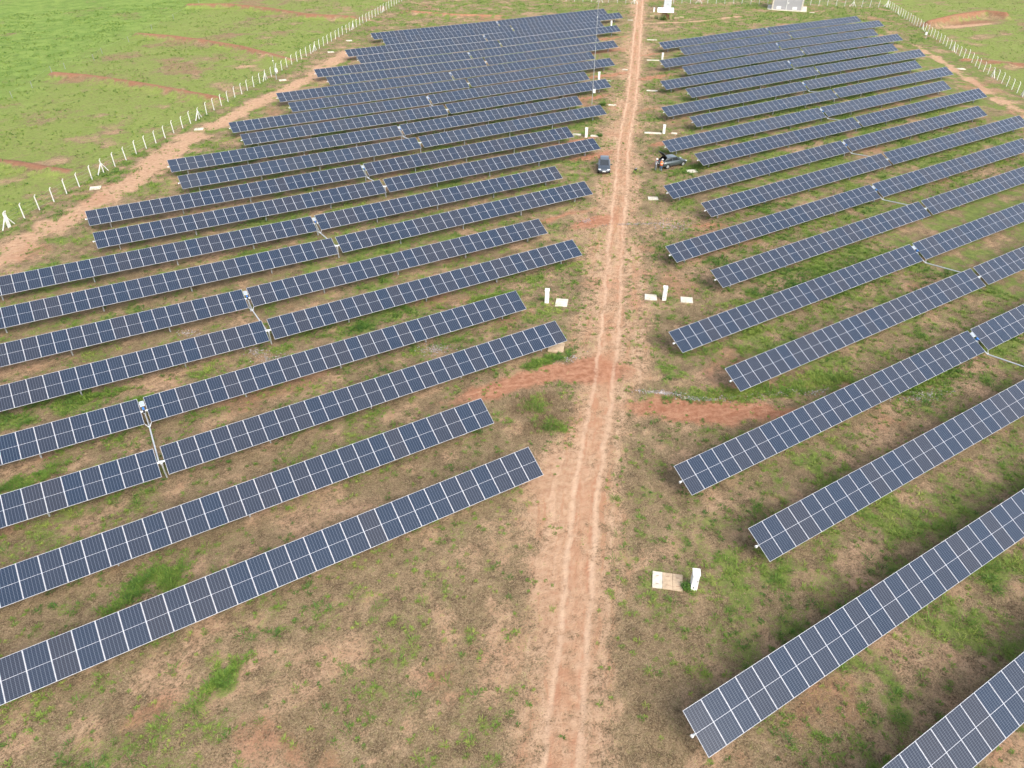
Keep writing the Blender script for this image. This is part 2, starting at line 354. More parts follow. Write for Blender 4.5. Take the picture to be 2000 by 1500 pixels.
MAT['blue'] = plain('blue_motor_paint', (.03, .13, .36), .4, 0, .1, 6)
MAT['dark'] = plain('dark_rubber', (.018, .018, .02), .6, 0, .2, 6)
MAT['stone'] = plain('crushed_stone', (.30, .27, .26), .9, 0, .35, 3)
MAT['wood'] = plain('weathered_wood', (.42, .33, .19), .85, 0, .2, 7)
MAT['roofw'] = plain('white_roof_sheet', (.84, .85, .86), .45, 0, .03, 2)
MAT['block'] = block_wall_material()
MAT['greybox'] = plain('pale_grey_cabinet_paint', (.44, .48, .50), .45, 0, .08, 2)
MAT['darkglass'] = plain('small_module_glass', (.26, .30, .36), .25)
MAT['brown'] = plain('brown_board', (.19, .095, .05), .8, 0, .2, 5)
MAT['grass'] = blade_material('grass_blades', [(.055, .130, .022), (.135, .225, .032), (.265, .320, .065)])
MAT['straw'] = blade_material('dry_straw_blades', [(.085, .056, .034), (.22, .15, .085), (.44, .33, .20)], .9)
MAT['wire'] = plain('fence_wire', (.42, .42, .42), .5, .4)

# ------------------------------------------------------------------ object helpers
def link(name, me, parent=None, kind=None):
    o = bpy.data.objects.new(name, me); C.objects.link(o)
    if parent is not None: o.parent = parent
    if kind: o['kind'] = kind
    return o
def tag(o, label, cat, group=None):
    o['label'] = label; o['category'] = cat
    if group: o['group'] = group
    return o
def empty(name, loc, rz=0.0):
    o = bpy.data.objects.new(name, None); C.objects.link(o); o.location = loc; o.rotation_euler = (0, 0, rz); o.empty_display_size = .3
    return o
class MB:
    def __init__(s): s.v = []; s.f = []; s.m = []; s.mats = []
    def mi(s, mat):
        if mat not in s.mats: s.mats.append(mat)
        return s.mats.index(mat)
    def add(s, vs, fs, mat):
        k = len(s.v); s.v += [tuple(v) for v in vs]; s.f += [tuple(i+k for i in f) for f in fs]; s.m += [s.mi(mat)]*len(fs); return s
    def box(s, c, d, mat, rot=None, taper=1.0):
        x, y, z = d[0]/2, d[1]/2, d[2]/2
        vs = [Vector((sx*x*(taper if sz > 0 else 1), sy*y*(taper if sz > 0 else 1), sz*z)) for sz in (-1, 1) for sy in (-1, 1) for sx in (-1, 1)]
        if rot is not None: vs = [rot @ v for v in vs]
        vs = [v+Vector(c) for v in vs]
        return s.add(vs, [(0, 2, 3, 1), (4, 5, 7, 6), (0, 1, 5, 4), (2, 6, 7, 3), (0, 4, 6, 2), (1, 3, 7, 5)], mat)
    def tube(s, p, q, r, mat, n=8, r2=None):
        p = Vector(p); q = Vector(q); d = (q-p).normalized(); a = d.orthogonal().normalized(); b = d.cross(a); r2 = r if r2 is None else r2
        vs = []
        for c, rr in ((p, r), (q, r2)):
            vs += [c+rr*(math.cos(2*math.pi*i/n)*a+math.sin(2*math.pi*i/n)*b) for i in range(n)]
        fs = [(i, (i+1) % n, n+(i+1) % n, n+i) for i in range(n)]+[tuple(range(n-1, -1, -1)), tuple(range(n, 2*n))]
        return s.add(vs, fs, mat)
    def loft(s, rings, mat, caps=True):
        n = len(rings[0]); vs = [v for r in rings for v in r]; fs = []
        for k in range(len(rings)-1):
            fs += [(k*n+i, k*n+(i+1) % n, (k+1)*n+(i+1) % n, (k+1)*n+i) for i in range(n)]
        if caps: fs += [tuple(range(n-1, -1, -1)), tuple((len(rings)-1)*n+i for i in range(n))]
        return s.add(vs, fs, mat)
    def mesh(s, name, smooth=False):
        me = bpy.data.meshes.new(name); me.from_pydata(s.v, [], s.f)
        for m in s.mats: me.materials.append(m)
        me.polygons.foreach_set('material_index', s.m)
        if smooth: me.polygons.foreach_set('use_smooth', [True]*len(s.f))
        me.update(); return me
    def build(s, name, parent=None, smooth=False, bevel=0, kind=None):
        o = link(name, s.mesh(name, smooth), parent, kind)
        if bevel:
            b = o.modifiers.new('bevel', 'BEVEL'); b.width = bevel; b.segments = 2; b.limit_method = 'ANGLE'
        return o
def raw_mesh(name, V, loops, starts, totals, mat, attrs=None, smooth=False):
    me = bpy.data.meshes.new(name)
    me.vertices.add(len(V)); me.vertices.foreach_set('co', np.ascontiguousarray(V, np.float32).ravel())
    me.loops.add(len(loops)); me.loops.foreach_set('vertex_index', np.ascontiguousarray(loops, np.int32))
    me.polygons.add(len(starts)); me.polygons.foreach_set('loop_start', np.ascontiguousarray(starts, np.int32))
    if smooth: me.polygons.foreach_set('use_smooth', np.ones(len(starts), bool))
    me.materials.append(mat); me.update(calc_edges=True)
    for k, (typ, arr) in (attrs or {}).items():
        a = me.attributes.new(k, typ, 'POINT'); a.data.foreach_set('color' if typ == 'FLOAT_COLOR' else 'value', np.ascontiguousarray(arr, np.float32).ravel())
    me.validate(); return me

# ------------------------------------------------------------------ ground sheet, cut into road, field and pasture
def axis(a, b, st, far):
    mid = np.arange(a, b+1e-6, st); l = []; s = st; x = a
    while x > -far: s *= 1.35; x -= s; l.append(x)
    r = []; s = st; x = b
    while x < far: s *= 1.35; x += s; r.append(x)
    return np.array(l[::-1]+list(mid)+r)
xs = axis(-60, 240, .5, 2500); ys = axis(-10, 262, .5, 2500)
GX, GY = np.meshgrid(xs, ys); nx, ny = len(xs), len(ys)
gx, gy = GX.ravel(), GY.ravel()
mk = masks(gx, gy); gzv = ground_z(gx, gy)
V = np.stack([gx, gy, gzv], 1)
one = np.ones_like(gx)
M1 = np.stack([mk['green'], mk['red'], mk['pale'], one], 1); M2 = np.stack([np.clip(mk['d'], -50, 50), mk['out'], mk['far2'], one], 1)
I = np.arange(nx*ny).reshape(ny, nx)
F = np.stack([I[:-1, :-1], I[:-1, 1:], I[1:, 1:], I[1:, :-1]], -1).reshape(-1, 4)
fc = lambda a: a[F].mean(1)
isroad = (np.abs(fc(mk['d'])) < 2.0+.8*fbm(fc(gx), fc(gy), .4)) & (fc(gy) > -30) & (fc(gx) < 232)
ispast = ((fc(mk['lf']) < 0) | (fc(mk['rf']) < 0)) & ~isroad
for nm_, sel in (('dirt_road', isroad), ('pasture_ground', ispast), ('ground', ~isroad & ~ispast)):
    f = F[sel]; u, inv = np.unique(f, return_inverse=True); inv = inv.reshape(-1)
    me = raw_mesh(nm_, V[u], inv, np.arange(len(f))*4, None, MAT['ground'], {'m1': ('FLOAT_COLOR', M1[u]), 'm2': ('FLOAT_COLOR', M2[u])}, True)
    link(nm_, me, None, 'structure')

# ------------------------------------------------------------------ solar trackers
HW, HL = MW/2, ML/2
def panel_mesh(cells):
    b = MB(); fr = .009; h = .035
    o = [(-HW, -HL), (HW, -HL), (HW, HL), (-HW, HL)]; i = [(-HW+fr, -HL+fr), (HW-fr, -HL+fr), (HW-fr, HL-fr), (-HW+fr, HL-fr)]
    vs = [(x, y, 0) for x, y in o]+[(x, y, 0) for x, y in i]+[(x, y, -h) for x, y in o]+[(x, y, -.004) for x, y in i]
    fs = []
    for k in range(4):
        j = (k+1) % 4
        fs += [(k, j, 4+j, 4+k), (8+k, 8+j, j, k), (4+k, 4+j, 12+j, 12+k)]
    b.add(vs, fs, MAT['frame']); b.add([vs[8], vs[9], vs[10], vs[11]], [(3, 2, 1, 0)], MAT['back'])
    b.add([vs[12], vs[13], vs[14], vs[15]], [(0, 1, 2, 3)], MAT['back'])
    if cells:
        for s in (0, 1): cell_faces(b, s, MAT['cellfar'])
    return b.mesh('solar_panel')
def cell_faces(b, s, mat=None):
    y0, y1 = (.006, HL-.014) if s else (-HL+.014, -.006); x = HW-.0145
    b.add([(-x, y0, -.0025), (x, y0, -.0025), (x, y1, -.0025), (-x, y1, -.0025)], [(0, 1, 2, 3)], mat or MAT['cell'])
PM_full = panel_mesh(True); PM_frame = panel_mesh(False)
CB = []
for s in (0, 1):
    b = MB(); cell_faces(b, s); CB.append(b.mesh('cell_block'))
def ibeam(h):
    b = MB(); b.box((0, -.075, -h/2), (.10, .012, h), MAT['steel']); b.box((0, .075, -h/2), (.10, .012, h), MAT['steel']); b.box((0, 0, -h/2), (.012, .138, h), MAT['steel'])
    b.box((0, 0, -.02), (.16, .22, .10), MAT['steel']); return b.mesh('post')
POST = ibeam(1.75)
ORD = ['first', 'second', 'third', 'fourth', 'fifth', 'sixth', 'seventh', 'eighth', 'ninth', 'tenth', 'eleventh', 'twelfth', 'thirteenth', 'fourteenth', 'fifteenth', 'sixteenth', 'seventeenth', 'eighteenth', 'nineteenth', 'twentieth', 'twenty-first', 'twenty-second']
RX = Matrix.Rotation(TILT, 4, 'X')
PZ = lambda x, y: float(plane_z(np.array([x]), np.array([y]))[0])
def place(o, root, mat):
    o.parent = root; o.matrix_basis = Matrix.Translation(-root.location) @ mat
def tracker(side, row):
    pair, mem = divmod(row, 2)
    if side == 0: xe = XL+SL*pair+sL*mem; y = YL+PITCHY*pair+DY*mem; sg = -1
    else: xe = XR+SR*pair+sR*mem; y = YR+PITCHY*pair+DY*mem; sg = 1
    x0, x1 = sorted((xe, xe+sg*(2*TL+GAP))); xg = (x0+x1)/2
    za, zg, zb = PZ(x0, y), PZ(xg, y), PZ(x1, y)
    zt = lambda x: za+(zg-za)*(x-x0)/(xg-x0) if x < xg else zg+(zb-zg)*(x-xg)/(x1-xg)
    root = empty('solar_tracker', (xg, y, zg-AH))
    n = (22 if side == 0 else 20)-1-row
    where = 'on the mast side of the track' if side == 0 else 'on the hatchback side of the track'
    tag(root, f'{ORD[n]} solar panel row from the shed end, {where}', 'solar tracker', 'solar panel rows on the mast side' if side == 0 else 'solar panel rows on the hatchback side')
    near = y < (92 if side == 0 else 78)
    for (a, b_, pa, pb) in ((x0, x0+TL, za, zg), (x1-TL, x1, zg, zb)):
        sl_ = math.atan2(pb-pa, xg-x0 if a == x0 else x1-xg); RY = Matrix.Rotation(-sl_, 4, 'Y')
        for k in range(NM):
            cx = a+MW/2+k*MP
            jit = Matrix.Rotation(random.gauss(0, .0035), 4, 'X') @ Matrix.Rotation(random.gauss(0, .003), 4, 'Y')
            mat = Matrix.Translation((cx, y, zt(cx))) @ RY @ RX @ jit
            o = bpy.data.objects.new('solar_panel', PM_frame if near else PM_full); C.objects.link(o); place(o, root, mat)
            tone = random.random()**1.2; o['tone'] = tone
            if near:
                for me in CB:
                    q = bpy.data.objects.new('cell_block', me); C.objects.link(q); q.parent = o; q['tone'] = tone
        b = MB(); e0 = .22 if a == x0 else .0; e1 = 0
        off = Vector((0, .10*math.sin(TILT), -.10*math.cos(TILT)))
        p = Vector((a-e0, y, zt(a)))+off; q = Vector((b_+e1, y, zt(b_)))+off
        b.tube(p-root.location, q-root.location, .065, MAT['steel'], 8)
        if e0: b.tube(p-root.location-Vector((.015, 0, 0)), p-root.location+Vector((.07, 0, 0)), .085, MAT['white'], 8)
        if e1: b.tube(q-root.location+Vector((.015, 0, 0)), q-root.location-Vector((.07, 0, 0)), .085, MAT['white'], 8)
        b.build('torque_tube', root)
        for off_ in ((2.1, 10.2, 18.3, 26.4) if a == x0 else (7.16, 15.26, 23.36, 31.46)):
            o = bpy.data.objects.new('post', POST); C.objects.link(o); o.parent = root; o.location = (a+off_-xg, 0, zt(a+off_)-.14-root.location.z)
    o = bpy.data.objects.new('post', POST); C.objects.link(o); o.parent = root; o.location = (0, 0, AH-.16)
    # centre gap: bearing, drive, push rod
    b = MB(); b.tube((-GAP/2-.05, .05, AH-.09), (GAP/2+.05, .05, AH-.09), .075, MAT['rod'], 10); b.box((0, .03, AH-.11), (.14, .20, .18), MAT['rod']); b.build('bearing', root)
    Rt = Matrix.Rotation(TILT, 3, 'X')
    if mem == 1:
        b = MB(); c = Rt @ Vector((0, .62, -.02)); b.box((c.x, c.y, AH+c.z), (.34, .46, .03), MAT['rod'], Rt); c = Rt @ Vector((0, .62, .0))
        b.box((c.x, c.y, AH+c.z), (.29, .40, .012), MAT['darkglass'], Rt); b.build('controller_panel', root)
        b = MB(); c = Rt @ Vector((.0, .12, .02)); b.box((c.x, c.y, AH+c.z), (.17, .26, .20), MAT['blue'], Rt); b.tube((0, c.y-.13, AH+c.z), (0, c.y-.34, AH+c.z-.12), .075, MAT['dark'], 8); b.build('drive_motor', root, bevel=.02)
        y2 = -DY+.12; z2 = PZ(xg, y-DY)-zg+AH-.06; z1 = AH-.78
        b = MB(); b.tube((0, -1.18, z1), (0, y2, z2), .055, MAT['rod'], 8); b.build('push_rod', root)
        b = MB(); l = Rt @ Vector((0, -HL, -.04))
        for sx in (-1, 1): b.tube((sx*(GAP/2-.01), l.y, AH+l.z), (sx*.06, -1.18, z1+.03), .022, MAT['rod'], 6)
        b.tube((-.1, -1.18, z1+.03), (.1, -1.18, z1+.03), .03, MAT['rod'], 6); b.tube((0, .0, AH-.25), (0, -1.18, z1), .045, MAT['steel'], 6); b.build('drive_yoke', root)
    return root
for r in range(22): tracker(0, r)
for r in range(20): tracker(1, r)

# ------------------------------------------------------------------ fences
def fence_post_mesh(h=1.75, lean=1):
    b = MB(); b.box((0, 0, h/2-.15), (.092, .092, h+.3), MAT['concpost'], taper=.88)
    rot = Matrix.Rotation(lean*R(42), 3, 'X'); c = Vector((0, 0, h-.02))+rot @ Vector((0, 0, .15))
    b.box(c, (.080, .080, .32), MAT['concpost'], rot, .8); return b.mesh('post')
FP = fence_post_mesh(1.75, -1); 
def brace_mesh(sx):
    b = MB(); p = Vector((sx*.04, .0, 1.35)); q = Vector((sx*1.05, -.12, -.1)); d = (p-q); L = d.length
    rot = d.to_track_quat('Z', 'Y').to_matrix(); b.box((p+q)/2, (.09, .09, L), MAT['concpost'], rot); return b.mesh('brace')
BR = [brace_mesh(-1), brace_mesh(1)]
def fence(name, label, poly, step, braced, lean, s0=0, thick=()):
    seg = []; tot = 0
    for a, b_ in zip(poly[:-1], poly[1:]):
        l = math.hypot(b_[0]-a[0], b_[1]-a[1]); seg.append((tot, l, a, b_)); tot += l
    def at(s):
        for (t0, l, a, b_) in seg:
            if s <= t0+l+1e-6: f = (s-t0)/l; return a[0]+(b_[0]-a[0])*f, a[1]+(b_[1]-a[1])*f, math.atan2(b_[1]-a[1], b_[0]-a[0])
        return None
    x, y, _ = at(0); root = empty(name, (x, y, gz(x, y))); tag(root, label, 'fence')
    S_ = []; s = s0
    while s < tot: S_.append(s); s += step
    tops = []
    for k, s in enumerate(S_):
        x, y, a = at(s); x += random.gauss(0, .03); y += random.gauss(0, .03); z = gz(x, y)
        o = bpy.data.objects.new('post', FP); C.objects.link(o); o.parent = root; o.location = Vector((x, y, z))-root.location
        o.rotation_euler = (random.gauss(0, .015), random.gauss(0, .02), a+(0 if lean > 0 else math.pi)+random.gauss(0, .06)); o.scale = (1, 1, random.uniform(.96, 1.04))
        tops.append((x, y, z))
        if k % braced == braced//2 or k in thick:
            for me in BR:
                q = bpy.data.objects.new('brace', me); C.objects.link(q); q.parent = root; q.location = o.location; q.rotation_euler = (0, 0, o.rotation_euler.z)
        if k in thick:
            for dx in (-.16, .16):
                q = bpy.data.objects.new('post', FP); C.objects.link(q); q.parent = root; q.location = o.location+Vector((math.cos(a)*dx, math.sin(a)*dx, 0)); q.rotation_euler = o.rotation_euler
    for h in (.35, .75, 1.15, 1.55):
        b = MB()
        for p, q in zip(tops[:-1], tops[1:]):
            b.tube(Vector((p[0], p[1], p[2]+h))-root.location, Vector((q[0], q[1], q[2]+h))-root.location, .006, MAT['wire'], 3)
        b.build('wire', root)
    return root
fence('perimeter_fence', 'line of white bent-top concrete posts along the terraced pasture', LF, 2.6, 10, -1, s0=1.7, thick=(18,))
fence('perimeter_fence', 'line of white bent-top concrete posts running past the red earth cutting', RF, 2.6, 10, 1, s0=.8, thick=(0, 19))
fence('perimeter_fence', 'line of white bent-top concrete posts running behind the block building', BF, 2.6, 9, 1, thick=(0,))
fence('perimeter_fence', 'line of white bent-top concrete posts running up to the dirt track', [(154.2, 187.0), (133.5, 207), (107, 239.5)], 2.6, 9, 1, thick=(0,))
# old pasture posts
PP = [(-8.9,161.2),(-5.5,167.4),(-1.5,174.5),(1.0,180.9),(7.0,186.5),(9.2,192.7),(16,203),(23,216),(30.6,229.4),(41.2,249.2)]
root = empty('pasture_fence', (PP[0][0], PP[0][1], gz(*PP[0]))); tag(root, 'sparse line of thin weathered wooden posts crossing the pasture', 'fence')
for i, (x, y) in enumerate(PP):
    b = MB(); b.tube((0, 0, -.2), (random.gauss(0, .05), random.gauss(0, .05), 1.2), .04, MAT['steel'], 6, .035); o = b.build('post', root); o.location = Vector((x, y, gz(x, y)))-root.location
b = MB()
for p, q in zip(PP[:-1], PP[1:]): b.tube(Vector((*p, gz(*p)+1.1))-root.location, Vector((*q, gz(*q)+1.1))-root.location, .005, MAT['wire'], 3)
b.build('wire', root)

# ------------------------------------------------------------------ combiner boxes on pedestals
RA = math.atan2(-.64, .77)       # across the dirt track
def combiner(x, y, h, label, w=.40, d=.48, rz=RA):
    h = min(h, 1.42)*.96; x += .12; y += .15
    root = empty('combiner_box', (x, y, gz(x, y)), rz); tag(root, label, 'electrical box', 'white electrical boxes beside the dirt track')
    b = MB(); b.box((0, -.05, .20), (w*.95, d*1.05, .46), MAT['boxwhite']); b.build('pedestal', root, bevel=.015)
    b = MB(); b.box((0, 0, .46+(h-.46)/2), (w, d, h-.46), MAT['white']); c = b.build('cabinet', root, bevel=.02)
    b = MB(); b.box((0, .0, h+.015), (w+.05, d+.06, .03), MAT['white']); b.build('lid', root)
    b = MB(); b.box((0, -d/2-.008, .46+(h-.46)*.5), (w*.84, .012, (h-.46)*.86), MAT['white']); dr = b.build('door', root)
    b = MB(); b.box((w*.32, -d/2-.025, .46+(h-.46)*.45), (.03, .03, .12), MAT['dark']); b.build('handle', dr)
    b = MB(); b.box((-w*.12, -d*.6-.006, .30), (.05, .02, .18), MAT['dark']); b.box((-w*.10, -d*.6-.006, .39), (.16, .02, .03), MAT['dark']); b.build('cable_entry', root)
    return root
combiner(23.2, 17.6, 1.75, 'large white electrical box beside the three joined concrete slabs')
combiner(45.0, 45.7, 1.62, 'white electrical box standing between two square pale slabs')
combiner(34.7, 51.4, 1.55, 'white electrical box in tall grass beside one square white slab')
combiner(79.7, 86.4, 1.30, 'white electrical box just past the parked hatchback, beside a long slab')
combiner(68.4, 91.8, 1.45, 'white electrical box on a stand past the dark front-facing car')
combiner(91.6, 119.9, 1.35, 'white electrical box on red soil just past the tall mast')
combiner(114.0, 127.0, 1.30, 'white electrical box beside a panel row and a long low slab, opposite the mast')
combiner(126.9, 162.4, 1.2, 'small white electrical box at the panel row end opposite the shed')
combiner(149.8, 172.7, 1.1, 'small white post box behind the white-roofed shed')

# ------------------------------------------------------------------ concrete pit covers
def slab(x, y, w, l, label, mat='conc', rz=RA, group=None, parts=1, h=.10, mats=None):
    root = empty('concrete_cover', (x, y, gz(x, y)), rz); tag(root, label, 'concrete slab', group)
    for k in range(parts):
        b = MB(); pw = w/parts; cx = -w/2+pw*(k+.5); m = MAT[(mats or [mat]*parts)[k]]
        b.box((cx, 0, h/2-.03), (pw-.012, l, h), m); o = b.build('slab', root, bevel=.012)
        if parts > 1 or w > 1.0:
            b = MB()
            for sy in (-.26, .26): b.box((cx+.0, sy*l, h-.029), (pw*.34, .03, .004), MAT['brown'])
            b.build('lifting_slot', o)
    return root
slab(22.25, 18.85, 1.82, 1.22, 'three joined concrete slabs, one white and two tan', parts=3, mats=['conc', 'conctan', 'conctan'], rz=RA-.02)
slab(35.95, 50.6, 1.2, 1.5, 'square white slab beside the electrical box in tall grass')
slab(44.2, 46.8, 1.22, 1.12, 'square pale slab on the track side of an electrical box')
slab(46.9, 44.5, 1.2, 1.1, 'square pale slab on the panel row side of an electrical box')
slab(30.9, 44.0, 1.4, 1.5, 'tan concrete slab tucked under the end of a panel row', 'conctan', h=.16)
slab(61.1, 66.7, 1.3, 1.0, 'broken pale slab in the grass near the parked hatchback', rz=RA+.1)
slab(72.0, 71.4, 1.5, 1.1, 'pale slab in tall grass beside the hatchback front', rz=RA+.3)
G = 'pale pit covers lying along the dirt track'
for (x, y, w, l, Lb) in [(78.4,87.5,2.7,.75,'long pale slab beside the electrical box past the hatchback'),(81.1,85.5,.9,.6,'tiny pale slab between an electrical box and a panel row end'),(69.9,91.5,1.4,.8,'pale slab half covered by a round weed, beside a box on a stand'),
    (67.9,93.6,1.3,.8,'pale slab touching a panel row end, near a box on a stand'),(82.7,103.8,1.4,.7,'pale slab beside a round green bush near the foot of the mast'),(95,107.6,2.1,.8,'long pale slab in grass across the track from the mast'),
    (92.4,118,1.2,.7,'pale slab behind a panel row end, beside the box past the mast'),(101,123.5,1.1,.6,'pale slab right at the edge of the dirt track past the mast'),(111.6,127.3,2.6,.7,'long low slab touching the box across the track beyond the mast'),
    (124.9,143.6,2.4,.7,'long pale slab before the last panel rows on the hatchback side'),(136,166,1.4,.6,'pale slab on the track verge opposite the open shed'),(153,171,1.6,.6,'pale slab in the grass behind the open shed'),(190,151,1.4,.6,'pale slab lying beside the apron of the block building')]:
    slab(x, y, w, l, Lb, group=G, rz=RA+random.gauss(0, .06))
G = 'pale pit covers beside the perimeter fences'; Ls = 'pale concrete pit cover lying on bare soil beside the pasture fence'
for (x, y, Lb) in [(-.7,105.8,Ls),(16.3,125.5,Ls),(36.9,149.7,'pale slab beside the camera pole at the pasture fence'),(53.3,168.6,Ls),(61.1,178.1,Ls),(162.6,88.6,'pale slab beside the fence that runs past the red earth cutting')]:
    slab(x, y, 1.35, 1.15, Lb, group=G, rz=RA+.5+random.gauss(0, .1))

# ------------------------------------------------------------------ masts
def mast(x, y, h, label, box_z, rz, guy=0, r=.055):
    root = empty('mast', (x, y, gz(x, y)), rz); tag(root, label, 'mast')
    b = MB(); b.tube((0, 0, -.2), (0, 0, h*.55), r, MAT['steel'], 8); b.tube((0, 0, h*.55), (0, 0, h), r*.7, MAT['steel'], 8, r*.45); b.build('pole', root)
    b = MB(); b.box((.28, -.05, box_z), (.42, .30, .62), MAT['white']); b.build('equipment_box', root, bevel=.02)
    b = MB(); b.box((.02, -.09, box_z), (.22, .06, .3), MAT['steel']); b.build('bracket', root)
    b = MB(); b.box((.0, -.14, h*(.78 if h < 8 else .83)), (.14, .30, .14), MAT['white']); b.build('camera_head', root, bevel=.02)
    return root
mast(79.8, 106.0, 17.0, 'tall thin grey mast with white box rising between the panel rows', 2.35, RA)
mast(36.0, 150.7, 4.5, 'short grey camera pole with white box at the pasture fence', 1.75, RA)
mast(184.8, 111.8, 4.0, 'short grey camera pole with white box near the red earth cutting', 1.35, RA+math.pi)

# ------------------------------------------------------------------ shed, cabinet, pallets, block building
sx_, sy_ = 145.2, 162.7; root = empty('open_shed', (sx_, sy_, gz(sx_, sy_)), RA); tag(root, 'small open shed with white sloping roof beside the dirt track', 'shed')
for px in (-1.6, 1.6):
    for py in (-.9, .9):
        b = MB(); b.box((px, py, .95), (.12, .12, 2.1), MAT['wood']); b.build('post', root)
b = MB(); b.box((0, 0, 2.18), (4.3, 2.9, .06), MAT['roofw'], Matrix.Rotation(R(14), 3, 'X')); b.build('roof', root)
b = MB(); b.box((.65, .1, .55), (.9, .5, 1.3), MAT['brown']); b.build('board', root)
b = MB(); b.box((-.2, .75, 1.1), (1.6, .05, 1.2), MAT['conctan']); b.build('back_panel', root)
for (x, y, n, lab) in [(142.3, 164.6, 5, 'stack of pale timber pallets on the track side of the shed'), (147.6, 160.7, 3, 'low timber pallet stack beside the open shed'), (150.3, 161.6, 2, 'single pair of timber pallets standing off from the shed')]:
    root = empty('pallet_stack', (x, y, gz(x, y)), RA); tag(root, lab, 'pallets')
    for k in range(n):
        b = MB()
        for i in range(5): b.box((0, -.48+.24*i, .13+.15*k), (1.2, .14, .025), MAT['wood'])
        for i in (-1, 0, 1): b.box((i*.5, 0, .06+.15*k), (.1, 1.1, .1), MAT['wood'])
        b.build('pallet', root)
cx_, cy_ = 157.0, 175.4; root = empty('tall_cabinet', (cx_, cy_, gz(cx_, cy_)), RA); tag(root, 'tall pale grey metal cabinet standing behind the open shed', 'cabinet')
b = MB(); b.box((0, 0, 1.35), (2.1, 1.6, 2.7), MAT['greybox']); b.build('housing', root, bevel=.03)
b = MB(); b.box((0, .1, 3.6), (2.0, 1.3, 1.8), MAT['greybox']); b.build('upper_housing', root, bevel=.03)
b = MB(); b.box((0, -.83, 2.45), (2.0, .08, .35), MAT['white']); b.build('canopy', root)
for i in (-1, 1):
    b = MB(); b.box((i*.5, -.815, 1.2), (.88, .03, 1.9), MAT['greybox']); dr = b.build('door', root); b = MB(); b.box((i*.12, -.84, 1.2), (.05, .04, .25), MAT['dark']); b.build('handle', dr)
bx_, by_ = 189.3, 159.6; RB = -.873; root = empty('block_building', (bx_, by_, gz(bx_, by_)), RB); tag(root, 'grey concrete block building standing on a pale apron', 'building')
BW, BD, BHT = 8.6, 6.6, 4.6
b = MB(); b.box((0, 0, 0), (BW+2.4, BD+2.6, .24), MAT['conc']); b.build('apron', root)
b = MB(); b.box((0, 0, BHT/2+.12), (BW-.06, BD-.06, BHT), MAT['block']); b.build('core_wall', root)
bl = []
for L_ in (.388, .188):
    q = MB(); q.box((0, 0, 0), (L_, .06, .186), MAT['block']); bl.append(q.mesh('block'))
def course(face_w, mk_):                         # visible blockwork: one object per block on the two faces in view
    for c in range(11):
        z = .12+.1+.2*c; x = -face_w/2
        off = (c % 2) == 1
        while x < face_w/2-.05:
            L_ = .2 if (off and x == -face_w/2) else .4
            if x+L_ > face_w/2+.01: L_ = .2
            mk_(x+L_/2, z, bl[0] if L_ > .3 else bl[1]); x += L_
wall = root
def front(x, z, me):
    o = bpy.data.objects.new('block', me); C.objects.link(o); o.parent = root; o.location = (x, -BD/2, z)
course(BW, front)
b = MB(); b.box((0, 0, BHT-1.12), (BW+.02, BD+.02, 2.46), MAT['block']); b.build('upper_wall', root)
b = MB(); b.box((0, 0, BHT+.2), (BW+.5, BD+.5, .16), MAT['conc']); b.build('roof_slab', root)
b = MB(); b.box((-.2, -BD/2-.08, 1.55), (.14, .10, 2.9), MAT['white']); b.box((.15, -BD/2-.09, 1.9), (.35, .10, .3), MAT['white']); b.build('conduit', root)
for i, px in enumerate((-2.3, 2.1)):
    b = MB(); b.box((px, -BD/2-.06, .62), (1.25, .08, .72), MAT['white']); v = b.build('vent', root)
    b = MB()
    for k in range(5): b.box((px, -BD/2-.106, .36+.13*k), (1.1, .015, .05), MAT['greybox'], Matrix.Rotation(.4, 3, 'X'))
    b.build('louvre', v)
for px in (-2.3, 2.1):
    b = MB(); b.box((px, -BD/2-.02, 3.1), (1.0, .06, .7), MAT['greybox']); b.build('window', root)
for px in (-BW/2+.25, BW/2-.25):
    b = MB(); b.box((px, -BD/2-.07, 1.5), (.3, .10, 2.8), MAT['conc']); b.build('pillar', root)

